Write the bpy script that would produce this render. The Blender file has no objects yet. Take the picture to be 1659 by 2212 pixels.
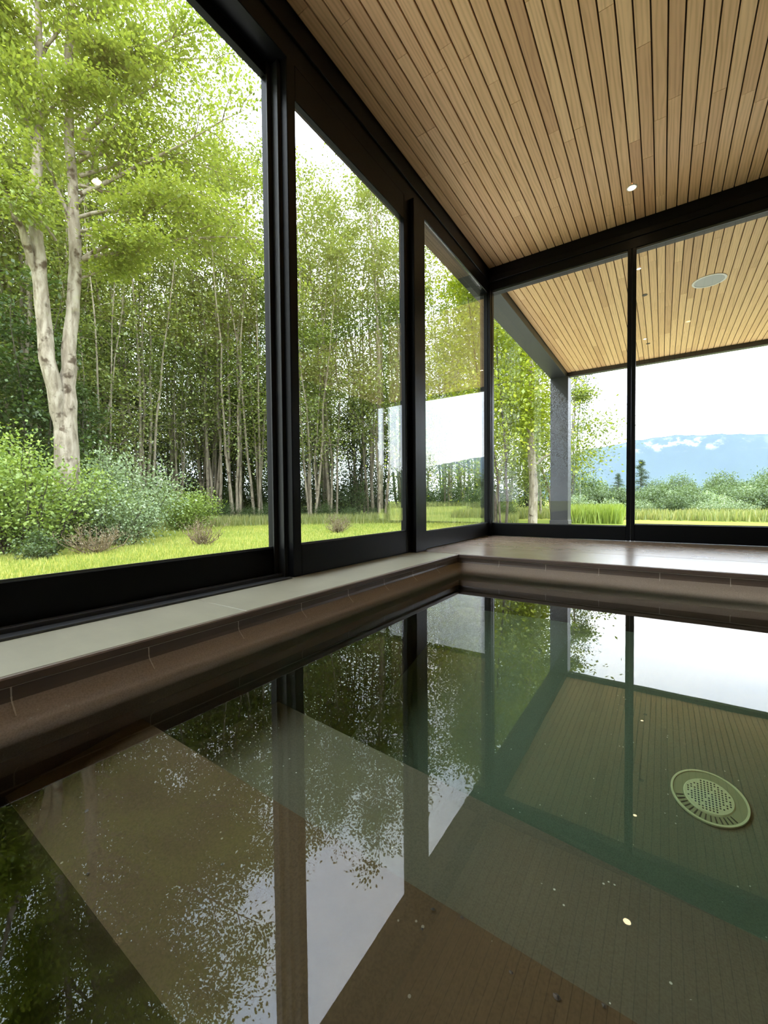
import bpy, math, random
import numpy as np
from mathutils import Matrix, Vector

sc = bpy.context.scene
COL = sc.collection
W, H = 1659, 2212

# ------------------------------------------------------------------ camera
F, YAW, PITCH, ROLL = 890.0, 0.5946, 0.0267, -0.0093
fw = Vector((-math.sin(YAW)*math.cos(PITCH), math.cos(YAW)*math.cos(PITCH), -math.sin(PITCH)))
r0 = Vector((math.cos(YAW), math.sin(YAW), 0)); u0 = r0.cross(fw)
rt = math.cos(ROLL)*r0 + math.sin(ROLL)*u0
up = -math.sin(ROLL)*r0 + math.cos(ROLL)*u0
cam = bpy.data.cameras.new('camera'); camo = bpy.data.objects.new('camera', cam); COL.objects.link(camo)
M4 = Matrix.Identity(4)
for i in range(3):
    M4[i][0], M4[i][1], M4[i][2] = rt[i], up[i], -fw[i]
camo.matrix_world = M4
cam.sensor_fit = 'VERTICAL'; cam.sensor_height = 24; cam.lens = F/H*24
cam.clip_start = 0.02; cam.clip_end = 5000
sc.camera = camo

def ray(px, py):
    return fw + rt*((px-W/2)/F) + up*(-(py-H/2)/F)
def at(px, py, d):
    """point at horizontal distance d on the sight line of a photo position"""
    r = ray(px, py); return r*(d/math.hypot(r.x, r.y))

# ------------------------------------------------------------------ levels (z = 0 is eye level)
ZC, ZW, ZL, ZG = 2.4, -0.513, -0.373, -0.8       # ceiling, water, ledge, lawn
XL, XW, YL, YW = -1.17, -1.50, 2.649, 4.19
XR, YB = 2.85, -2.6
YO = 8.5

# ------------------------------------------------------------------ materials
def mat(name):
    m = bpy.data.materials.new(name); m.use_nodes = True
    nt = m.node_tree; nt.nodes.clear()
    o = nt.nodes.new('ShaderNodeOutputMaterial')
    return m, nt, o
def N(nt, t, **k):
    n = nt.nodes.new(t)
    for a, b in k.items():
        if a in n.inputs.keys() if isinstance(a, str) else False: n.inputs[a].default_value = b
        else: setattr(n, a, b)
    return n
def L(nt, a, b): nt.links.new(a, b)
def mathn(nt, op, a, b=None, c=None):
    n = nt.nodes.new('ShaderNodeMath'); n.operation = op
    for i, v in enumerate((a, b, c)):
        if v is None: continue
        if isinstance(v, (int, float)): n.inputs[i].default_value = v
        else: L(nt, v, n.inputs[i])
    return n.outputs[0]
def ramp(nt, fac, stops, interp='LINEAR'):
    n = nt.nodes.new('ShaderNodeValToRGB'); n.color_ramp.interpolation = interp
    e = n.color_ramp.elements
    while len(e) > 1: e.remove(e[-1])
    for i, (p, c) in enumerate(stops):
        q = e[0] if i == 0 else e.new(p)
        q.position = p; q.color = (*c, 1) if len(c) == 3 else c
    L(nt, fac, n.inputs[0]); return n.outputs[0]
def noise(nt, vec, scale, detail=3, rough=.5, dist=0):
    n = nt.nodes.new('ShaderNodeTexNoise'); n.inputs['Scale'].default_value = scale
    n.inputs['Detail'].default_value = detail; n.inputs['Roughness'].default_value = rough
    n.inputs['Distortion'].default_value = dist
    if vec is not None: L(nt, vec, n.inputs['Vector'])
    return n.outputs['Fac']
def coords(nt, which='Object', scale=None, loc=None):
    tc = nt.nodes.new('ShaderNodeTexCoord')
    if scale is None and loc is None: return tc.outputs[which]
    m = nt.nodes.new('ShaderNodeMapping')
    if scale: m.inputs['Scale'].default_value = scale
    if loc: m.inputs['Location'].default_value = loc
    L(nt, tc.outputs[which], m.inputs[0]); return m.outputs[0]
def mixc(nt, f, a, b, mode='MIX'):
    n = nt.nodes.new('ShaderNodeMix'); n.data_type = 'RGBA'; n.blend_type = mode
    if isinstance(f, (int, float)): n.inputs[0].default_value = f
    else: L(nt, f, n.inputs[0])
    for k, v in ((6, a), (7, b)):
        if isinstance(v, tuple): n.inputs[k].default_value = (*v, 1)
        else: L(nt, v, n.inputs[k])
    return n.outputs[2]
def bsdf(nt, o, col, rough=.5, spec=.5, metal=0, bump=None, bstr=.3, bdist=.01):
    p = nt.nodes.new('ShaderNodeBsdfPrincipled')
    if isinstance(col, tuple): p.inputs['Base Color'].default_value = (*col, 1)
    else: L(nt, col, p.inputs['Base Color'])
    if isinstance(rough, (int, float)): p.inputs['Roughness'].default_value = rough
    else: L(nt, rough, p.inputs['Roughness'])
    p.inputs['Specular IOR Level'].default_value = spec
    p.inputs['Metallic'].default_value = metal
    if bump is not None:
        b = nt.nodes.new('ShaderNodeBump'); b.inputs['Strength'].default_value = bstr
        b.inputs['Distance'].default_value = bdist; L(nt, bump, b.inputs['Height']); L(nt, b.outputs[0], p.inputs['Normal'])
    L(nt, p.outputs[0], o.inputs[0]); return p

def m_plain(name, col, rough=.5, spec=.5, metal=0, nscale=None, namt=.15):
    m, nt, o = mat(name)
    if nscale:
        f = noise(nt, coords(nt), nscale, 4)
        c = mixc(nt, f, tuple(x*(1-namt) for x in col), tuple(min(1, x*(1+namt)) for x in col))
        bsdf(nt, o, c, rough, spec, metal, bump=f, bstr=.05)
    else: bsdf(nt, o, col, rough, spec, metal)
    return m
M_FRAME = m_plain('black_metal', (.0045, .005, .0055), .38, .16, 0, 30, .2)
M_BEAD = m_plain('grey_gasket', (.05, .055, .055), .45)
M_POST = m_plain('charcoal_steel', (.017, .018, .018), .45, .5, 0, 18, .15)
M_TRACK = m_plain('grey_track', (.06, .062, .065), .35, .5, .5)
M_WALL = m_plain('dark_plaster', (.05, .045, .04), .8, .3, 0, 6, .15)
M_PALE = m_plain('grey_interior_plaster', (.22, .20, .18), .8, .3)
M_ROOF = m_plain('roofing', (.06, .06, .06), .9)

def m_wood(name, tint):
    m, nt, o = mat(name)
    at_ = nt.nodes.new('ShaderNodeAttribute'); at_.attribute_name = 'rnd'
    rnd = at_.outputs['Fac']
    comb = nt.nodes.new('ShaderNodeCombineXYZ'); L(nt, mathn(nt, 'MULTIPLY', rnd, 37.0), comb.inputs[0])
    L(nt, mathn(nt, 'MULTIPLY', rnd, 91.0), comb.inputs[1])
    va = nt.nodes.new('ShaderNodeVectorMath'); va.operation = 'ADD'
    L(nt, coords(nt), va.inputs[0]); L(nt, comb.outputs[0], va.inputs[1])
    mp = nt.nodes.new('ShaderNodeMapping'); mp.inputs['Scale'].default_value = (34, 2.2, 1); L(nt, va.outputs[0], mp.inputs[0])
    n1 = noise(nt, mp.outputs[0], 1.0, 3, .55, 1.2)
    # cathedral figure: distorted bands
    wv = nt.nodes.new('ShaderNodeTexWave'); wv.wave_type = 'BANDS'; wv.bands_direction = 'X'
    mp2 = nt.nodes.new('ShaderNodeMapping'); mp2.inputs['Scale'].default_value = (9, .9, 1); L(nt, va.outputs[0], mp2.inputs[0])
    L(nt, mp2.outputs[0], wv.inputs[0]); wv.inputs['Scale'].default_value = 1.6; wv.inputs['Distortion'].default_value = 9
    wv.inputs['Detail'].default_value = 2; wv.inputs['Detail Scale'].default_value = 1.2
    g = mathn(nt, 'MULTIPLY_ADD', wv.outputs['Fac'], .35, mathn(nt, 'MULTIPLY', n1, .65))
    base = ramp(nt, rnd, [(0, (.54, .35, .215)), (.08, (.63, .43, .27)), (.35, (.68, .48, .31)), (.65, (.705, .505, .33)), (1, (.74, .54, .36))])
    gr = ramp(nt, g, [(.15, (.74, .68, .6)), (.45, (.95, .94, .92)), (.8, (1.06, 1.06, 1.05))])
    c = mixc(nt, 1.0, base, gr, 'MULTIPLY'); c = mixc(nt, 1.0, c, tint, 'MULTIPLY')
    bsdf(nt, o, c, .5, .35, 0, bump=g, bstr=.08, bdist=.002)
    return m
M_CEIL = m_wood('oak_ceiling_boards', (1.16, 1.06, .84))
M_SOFF = m_wood('oak_soffit_boards', (1.02, .94, .66))
M_GROOVE = m_plain('groove_backing', (.06, .035, .018), .9)

def m_leaf(name, c0, c1, c2, trans=.42, nscale=.6):
    m, nt, o = mat(name)
    a = nt.nodes.new('ShaderNodeAttribute'); a.attribute_name = 'rnd'
    geo = nt.nodes.new('ShaderNodeNewGeometry')
    n = noise(nt, geo.outputs['Position'], nscale, 2)
    f = mathn(nt, 'ADD', mathn(nt, 'MULTIPLY', a.outputs['Fac'], .6), mathn(nt, 'MULTIPLY', n, .45))
    c = ramp(nt, f, [(.1, c0), (.5, c1), (.95, c2)])
    d = nt.nodes.new('ShaderNodeBsdfDiffuse'); L(nt, c, d.inputs[0])
    t = nt.nodes.new('ShaderNodeBsdfTranslucent'); tc = mixc(nt, 1, c, (1.15, 1.1, .6), 'MULTIPLY'); L(nt, tc, t.inputs[0])
    mx = nt.nodes.new('ShaderNodeMixShader'); mx.inputs[0].default_value = trans
    L(nt, d.outputs[0], mx.inputs[1]); L(nt, t.outputs[0], mx.inputs[2])
    g = nt.nodes.new('ShaderNodeBsdfGlossy'); g.inputs['Roughness'].default_value = .45; g.inputs[0].default_value = (.9, .95, .9, 1)
    m2 = nt.nodes.new('ShaderNodeMixShader'); m2.inputs[0].default_value = .035
    L(nt, mx.outputs[0], m2.inputs[1]); L(nt, g.outputs[0], m2.inputs[2]); L(nt, m2.outputs[0], o.inputs[0])
    return m
M_LF_BIG = m_leaf('yellow_green_leaves', (.12, .17, .028), (.22, .29, .05), (.34, .40, .085))
M_LF_FOR = m_leaf('forest_leaves', (.085, .12, .035), (.18, .235, .06), (.33, .38, .10), .4, .25)
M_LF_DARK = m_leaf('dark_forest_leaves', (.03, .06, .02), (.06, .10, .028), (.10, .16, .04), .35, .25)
M_LF_GOLD = m_leaf('golden_green_leaves', (.12, .17, .012), (.22, .28, .02), (.34, .38, .03))
M_LF_BUSH = m_leaf('bush_leaves', (.09, .15, .03), (.20, .29, .05), (.33, .42, .10), .35, 1.5)
M_LF_PALE = m_leaf('pale_bush_leaves', (.08, .13, .06), (.20, .28, .13), (.42, .50, .34), .3, 1.5)
M_LF_FAR = m_leaf('far_leaves', (.05, .085, .035), (.095, .145, .06), (.15, .21, .09), .3, .1)
M_LF_CON = m_leaf('needles', (.03, .05, .03), (.055, .085, .05), (.09, .13, .07), .2, .3)
M_LF_DRY = m_leaf('withered_leaves', (.10, .09, .06), (.18, .15, .09), (.30, .25, .14), .2, 2)
M_GRASS = m_leaf('grass_blades', (.15, .24, .045), (.33, .40, .08), (.68, .60, .20), .35, .35)
M_TALL = m_leaf('tall_grass_blades', (.12, .16, .05), (.22, .26, .08), (.38, .36, .14), .35, .35)
M_LUSH = m_leaf('lush_meadow_blades', (.14, .22, .03), (.24, .33, .05), (.36, .42, .09), .35, .35)

def m_bark(name, c0, c1, c2, sc_=(7, 7, 1.8)):
    m, nt, o = mat(name)
    v = coords(nt, 'Object', sc_)
    n1 = noise(nt, v, 1.6, 5, .65, .4); n2 = noise(nt, coords(nt), 4.5, 3, .6)
    c = ramp(nt, n1, [(.3, c0), (.48, c1), (.62, c2)])
    pat = ramp(nt, n2, [(.33, (.30, .26, .23)), (.42, (1, 1, 1)), (.62, (1, 1, 1)), (.72, (.95, 1.0, .85))])
    c = mixc(nt, 1, c, pat, 'MULTIPLY')
    bsdf(nt, o, c, .9, .15, 0, bump=n1, bstr=.6, bdist=.02)
    return m
M_BARK = m_bark('pale_flaking_bark', (.13, .105, .075), (.25, .215, .16), (.36, .32, .25))
M_BARK2 = m_bark('forest_bark', (.10, .085, .06), (.22, .19, .14), (.34, .30, .22), (9, 9, 1.5))
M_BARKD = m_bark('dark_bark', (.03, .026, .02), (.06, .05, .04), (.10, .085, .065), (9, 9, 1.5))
M_TWIG = m_bark('dry_twigs', (.12, .09, .05), (.20, .15, .09), (.30, .24, .15), (30, 30, 30))

# pool finishes
def m_stone(name, c0, c1, rough, seam=True):
    m, nt, o = mat(name)
    v = coords(nt)
    n1 = noise(nt, v, 5, 6, .6, .3); n2 = noise(nt, coords(nt, 'Object', (3, 14, 3)), 2, 3, .6)
    c = mixc(nt, n1, c0, c1)
    c = mixc(nt, mathn(nt, 'MULTIPLY', n2, .35), c, tuple(x*.75 for x in c0))
    bsdf(nt, o, c, rough, .5, 0, bump=n1, bstr=.03, bdist=.004)
    return m
M_LEDGE = m_stone('beige_limestone', (.25, .235, .165), (.35, .33, .235), .42)
M_DECK = m_stone('brown_deck_boards', (.24, .17, .125), (.36, .28, .21), .25)
M_TILE = m_stone('brown_glazed_tile', (.12, .08, .06), (.17, .12, .09), .4)
M_GROUT = m_plain('pale_grout', (.6, .52, .44), .8)
def m_plaster(name, c0, c1, speck):
    m, nt, o = mat(name)
    n1 = noise(nt, coords(nt), 2.2, 4, .6); n2 = noise(nt, coords(nt), 260, 2, .6)
    c = mixc(nt, n1, c0, c1)
    c = mixc(nt, ramp(nt, n2, [(.35, (.0, .0, .0)), (.6, (.5, .5, .5))]), c, tuple(x*1.35 for x in c1))
    vo = nt.nodes.new('ShaderNodeTexVoronoi'); vo.inputs['Scale'].default_value = 38; L(nt, coords(nt), vo.inputs['Vector'])
    vo.inputs['Randomness'].default_value = 1
    dot = mathn(nt, 'LESS_THAN', vo.outputs['Distance'], .085)
    pick = mathn(nt, 'GREATER_THAN', noise(nt, coords(nt), 9, 2, .7), .56)
    c = mixc(nt, mathn(nt, 'MULTIPLY', mathn(nt, 'MULTIPLY', dot, pick), speck), c, (.75, .72, .6))
    bsdf(nt, o, c, .85, .2)
    return m
M_STEP1 = m_plaster('tan_pebble_plaster', (.058, .038, .016), (.076, .050, .022), .25)
M_STEP2 = m_plaster('olive_pebble_plaster', (.078, .068, .042), (.100, .088, .055), .8)
M_BASIN = m_plaster('grey_pebble_plaster', (.088, .096, .062), (.115, .125, .082), .5)
M_DARKFIX = m_plain('dark_bronze', (.03, .022, .015), .5)
M_DRAIN = m_plain('cream_drain_plastic', (.62, .60, .34), .4, .4)
M_SLOT = m_plain('dark_drain_slots', (.03, .03, .015), .7)

def m_schlick(name, f0, tint, bump=None, rough=0.0):
    m, nt, o = mat(name)
    lw = nt.nodes.new('ShaderNodeLayerWeight'); lw.inputs[0].default_value = .5
    p5 = mathn(nt, 'POWER', lw.outputs['Facing'], 5.0)
    fr = mathn(nt, 'MULTIPLY_ADD', p5, 1-f0, f0)
    g = nt.nodes.new('ShaderNodeBsdfGlossy'); g.inputs['Roughness'].default_value = rough
    g.inputs[0].default_value = (1, 1, 1, 1)
    t = nt.nodes.new('ShaderNodeBsdfTransparent'); t.inputs[0].default_value = (*tint, 1)
    mx = nt.nodes.new('ShaderNodeMixShader'); L(nt, fr, mx.inputs[0]); L(nt, t.outputs[0], mx.inputs[1]); L(nt, g.outputs[0], mx.inputs[2])
    L(nt, mx.outputs[0], o.inputs[0])
    if bump:
        h = noise(nt, coords(nt), bump[0], 2, .5)
        b = nt.nodes.new('ShaderNodeBump'); b.inputs['Strength'].default_value = bump[1]; b.inputs['Distance'].default_value = bump[2]
        L(nt, h, b.inputs['Height']); L(nt, b.outputs[0], g.inputs['Normal']); L(nt, b.outputs[0], lw.inputs['Normal'])
    return m, nt, o
M_GLASS = m_schlick('window_glass', .08, (.985, .995, .985))[0]
M_GLASS2 = m_schlick('far_window_glass', .028, (.985, .995, .985))[0]
M_WATER, wnt, wo = m_schlick('pool_water', .042, (1, 1, 1), bump=(5, .2, .0004))
va_ = wnt.nodes.new('ShaderNodeVolumeAbsorption'); va_.inputs['Color'].default_value = (.50, .80, .68, 1); va_.inputs['Density'].default_value = .7
L(wnt, va_.outputs[0], wo.inputs['Volume'])

def m_emit(name, col, s):
    m, nt, o = mat(name); e = nt.nodes.new('ShaderNodeEmission'); e.inputs[0].default_value = (*col, 1); e.inputs[1].default_value = s
    L(nt, e.outputs[0], o.inputs[0]); return m
M_LAMP = m_emit('warm_lamp', (1, .70, .38), 34)
M_GRILLE = m_plain('white_speaker_grille', (.42, .44, .42), .6)
M_WHITE = m_plain('white_trim', (.75, .74, .68), .5)
M_DARKFIX = m_plain('dark_bronze', (.03, .022, .015), .5)

# ------------------------------------------------------------------ mesh helpers
def link(o): COL.objects.link(o); return o
def mesh_obj(name, V, Fc, m, parent=None, mats=None, mi=None, rnd=None, smooth=False):
    me = bpy.data.meshes.new(name)
    me.from_pydata([tuple(v) for v in V], [], [tuple(f) for f in Fc]); me.update()
    for q in (mats or [m]): me.materials.append(q)
    if mi is not None: me.polygons.foreach_set('material_index', mi)
    if rnd is not None:
        a = me.attributes.new('rnd', 'FLOAT', 'FACE'); a.data.foreach_set('value', rnd)
    if smooth: me.polygons.foreach_set('use_smooth', [True]*len(me.polygons))
    o = bpy.data.objects.new(name, me); link(o)
    if parent: o.parent = parent
    return o
class MB:
    def __init__(s): s.V = []; s.F = []; s.R = []; s.I = []
    def add(s, V, Fc, r=0., i=0):
        b = len(s.V); s.V += V; s.F += [tuple(b+q for q in f) for f in Fc]; s.R += [r]*len(Fc); s.I += [i]*len(Fc)
    def box(s, x0, x1, y0, y1, z0, z1, r=0., i=0, bev=0.):
        if bev <= 0:
            V = [(x, y, z) for x in (x0, x1) for y in (y0, y1) for z in (z0, z1)]
            s.add(V, [(0, 1, 3, 2), (4, 6, 7, 5), (0, 4, 5, 1), (2, 3, 7, 6), (0, 2, 6, 4), (1, 5, 7, 3)], r, i)
        else:
            b = bev; V = []
            def q(x, y, z): V.append((x, y, z)); return len(V)-1
            P = {}
            for ix, (x, sx) in enumerate(((x0, 1), (x1, -1))):
                for iy, (y, sy) in enumerate(((y0, 1), (y1, -1))):
                    for iz, (z, sz) in enumerate(((z0, 1), (z1, -1))):
                        P[ix, iy, iz] = (q(x, y+sy*b, z+sz*b), q(x+sx*b, y, z+sz*b), q(x+sx*b, y+sy*b, z))
            Fc = []
            for a in range(3):
                for k in (0, 1):
                    o_ = [j for j in range(3) if j != a]
                    idx = []
                    for (u, v) in ((0, 0), (1, 0), (1, 1), (0, 1)):
                        key = [0, 0, 0]; key[a] = k; key[o_[0]] = u; key[o_[1]] = v
                        idx.append(P[tuple(key)][a])
                    Fc.append(tuple(idx))
            for a in range(3):
                o_ = [j for j in range(3) if j != a]
                for u in (0, 1):
                    for v in (0, 1):
                        k0 = [0, 0, 0]; k1 = [0, 0, 0]; k0[a] = 0; k1[a] = 1
                        for kk in (k0, k1): kk[o_[0]] = u; kk[o_[1]] = v
                        k0, k1 = tuple(k0), tuple(k1)
                        Fc.append((P[k0][o_[0]], P[k0][o_[1]], P[k1][o_[1]], P[k1][o_[0]]))
            for k in P: Fc.append(P[k])
            s.add(V, Fc, r, i)
    def cyl(s, c, r0, z0, z1, n=24, r1=None, i=0, cap=True):
        r1 = r0 if r1 is None else r1; V = []
        for z, r in ((z0, r0), (z1, r1)):
            for k in range(n): a = 2*math.pi*k/n; V.append((c[0]+r*math.cos(a), c[1]+r*math.sin(a), z))
        Fc = [(k, (k+1) % n, n+(k+1) % n, n+k) for k in range(n)]
        if cap: Fc += [tuple(range(n))[::-1], tuple(range(n, 2*n))]
        s.add(V, Fc, 0, i)
    def ring(s, c, ri, ro, z0, z1, n=40, i=0):
        V = []
        for (r, z) in ((ri, z0), (ro, z0), (ro, z1), (ri, z1)):
            for k in range(n): a = 2*math.pi*k/n; V.append((c[0]+r*math.cos(a), c[1]+r*math.sin(a), z))
        Fc = []
        for q in range(4):
            for k in range(n): Fc.append((q*n+k, q*n+(k+1) % n, ((q+1) % 4)*n+(k+1) % n, ((q+1) % 4)*n+k))
        s.add(V, Fc, 0, i)
    def build(s, name, m, parent=None, mats=None, smooth=False, fix=True):
        o = mesh_obj(name, s.V, s.F, m, parent, mats, s.I if mats else None, s.R if any(s.R) else None, smooth)
        if fix:
            import bmesh
            bm = bmesh.new(); bm.from_mesh(o.data); bmesh.ops.recalc_face_normals(bm, faces=bm.faces); bm.to_mesh(o.data); bm.free()
        return o
def empty(name, loc=(0, 0, 0), rz=0):
    o = bpy.data.objects.new(name, None); o.location = loc; o.rotation_euler[2] = rz; o.empty_display_size = .1; return link(o)
def tag(o, label=None, cat=None, group=None, kind=None):
    if label: o['label'] = label
    if cat: o['category'] = cat
    if group: o['group'] = group
    if kind: o['kind'] = kind
    return o
def structure(o, label=None): o['kind'] = 'structure'; (label and o.__setitem__('label', label)); return o
def dup(root, loc, rz=0, scale=1):
    r = root.copy(); link(r); r.location = loc; r.rotation_euler[2] = rz
    r.scale = (scale, scale, scale) if isinstance(scale, (int, float)) else scale
    for ch in root.children:
        c = ch.copy(); link(c); c.parent = r
    return r

# ------------------------------------------------------------------ ceiling and soffit boards
rng = random.Random(7)
PW, PX0, GAP = .0723, .0067, .0075
def boards(name, x0, x1, y0, y1, m, zb=ZC):
    b = MB(); n0 = math.floor((x0-PX0)/PW); n1 = math.ceil((x1-PX0)/PW)
    for n in range(n0, n1):
        a = max(x0, PX0+n*PW+GAP/2); c = min(x1, PX0+(n+1)*PW-GAP/2)
        if c-a < .01: continue
        y = y0-rng.uniform(0, 1.5)
        while y < y1:
            ln = rng.uniform(.7, 2.6); s, e = max(y, y0), min(y+ln, y1)
            if e-s > .02:
                r = rng.random(); r = max(.01, r if rng.random() < .75 else r*.35)
                b.box(a, c, s+.0006, e-.0006, zb, zb+.014, r, 0, .0012)
            y += ln
    o = b.build(name, m, fix=False); structure(o); return o
c1 = boards('ceiling', XW-.06, XR, YB, YW+.04, M_CEIL)
b = MB(); b.box(XW-.06, XR, YB, YW+.08, ZC+.014, ZC+.20); o = b.build('roof_deck', M_GROOVE, c1)
c2 = boards('ceiling_overhang', XW-.02, XR, YW+.12, YO, M_SOFF)
b = MB(); b.box(XW-.02, XR, YW+.12, YO, ZC+.014, ZC+.20); b.build('roof_deck', M_GROOVE, c2)
b = MB(); b.box(-1.83, XR+.2, YB-.2, YO+.10, ZC+.205, ZC+.32); structure(b.build('roof', M_ROOF))

# perimeter beams, headers, posts
b = MB(); b.box(-1.79, XW-.07, YB-.1, YW+.08, 2.30, ZC+.20, bev=.004); structure(b.build('trim_1', M_FRAME))
b = MB(); b.box(-1.79, XW-.015, YW+.081, YO-.01, 2.30, ZC+.20, bev=.004); structure(b.build('trim_10', M_POST))
b = MB()
b.box(-1.57, XW-.015, YB, YW+.12, 2.285, ZC+.012, bev=.003)
b.box(-1.62, XW+.012, YB, YW+.12, 2.235, 2.285, bev=.003)
b.box(-1.60, XW, YB, YW+.12, 2.12, 2.235, bev=.003)
structure(b.build('trim_2', M_FRAME))
b = MB()
b.box(XW-.01, XR, YW+.03, YW+.12, 2.285, ZC+.012, bev=.003)
b.box(XW-.01, XR, YW-.012, YW+.12, 2.235, 2.285, bev=.003)
b.box(XW-.01, XR, YW, YW+.12, 2.150, 2.235, bev=.003)
structure(b.build('trim_3', M_FRAME))
b = MB(); b.box(XW-.3, XR+.1, YO-.005, YO+.10, 2.325, ZC+.20, bev=.004); structure(b.build('trim_4', M_POST))
b = MB(); b.box(-1.79, -1.476, 8.35, 8.66, ZG-.1, 2.31, bev=.006)
b.box(-1.80, -1.466, 8.34, 8.67, -.50, -.40, bev=.004); structure(b.build('trim_5', M_POST))
# corner post of the room
b = MB(); b.box(-1.585, XW+.025, YW-.035, YW+.075, ZL, 2.15, bev=.003); structure(b.build('trim_6', M_FRAME))

# ------------------------------------------------------------------ windows
def window_side(n, xa, xb, y0, y1, z0, z1, st0, st1, rail_b=.155, glass_x=None):
    """pane in a plane of constant x; y0..y1 and z0..z1 are the clear glass edges"""
    root = structure(empty('window_%d' % n, ((xa+xb)/2, (y0+y1)/2, ZL)))
    ox, oy, oz = root.location
    f = MB()
    zb = ZL+.003; zt = 2.13
    f.box(xa-ox, xb-ox, y0-st0-oy, y0-oy, zb-oz, zt-oz, bev=.003)
    f.box(xa-ox, xb-ox, y1-oy, y1+st1-oy, zb-oz, zt-oz, bev=.003)
    f.box(xa-ox+.001, xb-ox-.001, y0-oy, y1-oy, zb-oz, z0-oz, bev=.003)
    if zt > z1: f.box(xa-ox+.001, xb-ox-.001, y0-oy, y1-oy, z1-oz, zt-oz, bev=.003)
    f.build('window_frame', M_FRAME, root)
    g = MB(); gx = (xb-.016 if n == 3 else (xa+xb)/2)-ox; g.box(gx-.006, gx+.006, y0-oy-.008, y1-oy+.008, z0-oz-.008, z1-oz+(.008 if z1 < 2.1 else -.0005))
    g.build('window_pane', M_GLASS, root)
    k = MB(); x = xb-ox
    for (a, c, d, e) in ((y0, y1, z0, z0+.008),):
        k.box(gx+.0065, gx+.014, a-oy+.001, c-oy-.001, d-oz+.001, e-oz-.001)
    k.build('gasket', M_BEAD, root)
    return root
def window_front(n, x0, x1, ya, yb, z0, z1, st0, st1):
    root = structure(empty('window_%d' % n, ((x0+x1)/2, (ya+yb)/2, ZL)))
    ox, oy, oz = root.location
    f = MB(); zb = ZL+.003; zt = 2.152
    f.box(x0-st0-ox, x0-ox, ya-oy, yb-oy, zb-oz, zt-oz, bev=.003)
    f.box(x1-ox, x1+st1-ox, ya-oy, yb-oy, zb-oz, zt-oz, bev=.003)
    f.box(x0-ox, x1-ox, ya-oy+.001, yb-oy-.001, zb-oz, z0-oz, bev=.003)
    f.build('window_frame', M_FRAME, root)
    g = MB(); gy = (ya+yb)/2-oy; g.box(x0-ox-.008, x1-ox+.008, gy-.006, gy+.006, z0-oz-.008, z1-oz-.0005)
    g.build('window_pane', M_GLASS2, root)
    k = MB(); k.box(x0-ox+.001, x1-ox-.001, gy-.016, gy-.0065, z1-.016-oz, z1-.001-oz)
    k.box(x0-ox+.001, x1-ox-.001, gy-.014, gy-.0065, z0+.001-oz, z0+.008-oz)
    k.build('gasket', M_BEAD, root)
    return root
window_side(1, -1.640, -1.600, -1.9, 1.385, -.228, 2.062, .07, .065)
window_side(2, -1.545, -1.500, 1.478, 2.500, -.214, 1.958, .055, .07)
window_side(3, -1.545, -1.500, 2.790, 4.150, -.238, 2.12, .06, .06)
window_side(7, -1.545, -1.500, -2.53, -1.98, -.228, 2.12, .07, .06)
window_front(4, -1.470, -.265, YW, YW+.05, -.243, 2.149, .04, .031)
window_front(5, -.201, 1.40, YW, YW+.05, -.225, 2.149, .031, .03)
window_front(6, 1.465, XR-.06, YW, YW+.05, -.225, 2.149, .03, .05)
# posts between the sliding panels
b = MB(); b.box(-1.5995, -1.5455, 1.405, 1.4225, ZL, 2.12, bev=.002); b.box(-1.595, -1.5455, 1.4225, 1.477, ZL, 2.12, bev=.003); b.box(-1.5995, -1.590, 1.38, 1.41, ZL, 2.12, bev=.002)
structure(b.build('trim_7', M_POST))
b = MB(); b.box(-1.540, -1.462, 2.5705, 2.7295, ZL, 2.13, bev=.003); b.box(-1.595, -1.5455, 2.58, 2.80, ZL, 2.12, bev=.003)
structure(b.build('trim_8', M_FRAME))
b = MB()
for (a, c, h) in ((-1.655, -1.592, .012), (-1.588, -1.575, .018), (-1.568, -1.555, .018), (-1.552, -1.49, .004), (-1.497, -1.487, .008)):
    b.box(a, c, YB, 1.40, ZL, ZL+h, bev=.001)
structure(b.build('trim_9', M_TRACK))

# ------------------------------------------------------------------ walls out of sight
b = MB(); b.box(XR, XR+.15, YB, YW+.1, ZG, ZC+.2); structure(b.build('wall_right', M_PALE))
b = MB(); b.box(XR, XR+.15, YW+.1, YO, ZG, ZC+.2); structure(b.build('wall_right', M_WALL))
b = MB(); b.box(-1.65, XR, YB-.15, YB, ZG, ZC+.2); structure(b.build('wall_back', M_PALE))

# ------------------------------------------------------------------ deck, ledge
PXR, PYB = 1.6, -1.3      # pool right and near limits
b = MB()
b.box(XW-.17, XL-.012, YB, .8985, ZL-.023, ZL, bev=.002)
b.box(XW-.17, XL-.012, .9, 2.3485, ZL-.023, ZL, bev=.002)
b.box(XW-.17, XL-.012, 2.35, YL+.002, ZL-.023, ZL, bev=.002)
b.box(XW-.17, XL-.03, YB, YL+.03, ZL-.10, ZL-.0235)
structure(b.build('floor_ledge', M_LEDGE), 'beige stone ledge under the side windows')
b = MB()
yy = [YL+.0115, 3.16, 3.68, YW+.14]
for a, c in zip(yy, yy[1:]):
    b.box(XW-.17, XR, a+.0015, c-.0015, ZL-.023, ZL, bev=.003)
b.box(XW-.17, XR, YL+.031, YW+.14, ZL-.10, ZL-.0235)
b.box(PXR, XR, YB, YL, ZL-.10, ZL-.0005, bev=.004)
b.box(XL, PXR, YB, PYB, ZL-.10, ZL-.0005, bev=.004)
structure(b.build('floor', M_DECK), 'brown deck beyond the pool')
b = MB(); b.box(XW-.17, XR+.15, YW+.14, YO+.15, ZG-.05, -.50); structure(b.build('floor_terrace', m_stone('terrace_paving', (.50, .47, .42), (.60, .57, .51), .7)))
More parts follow.
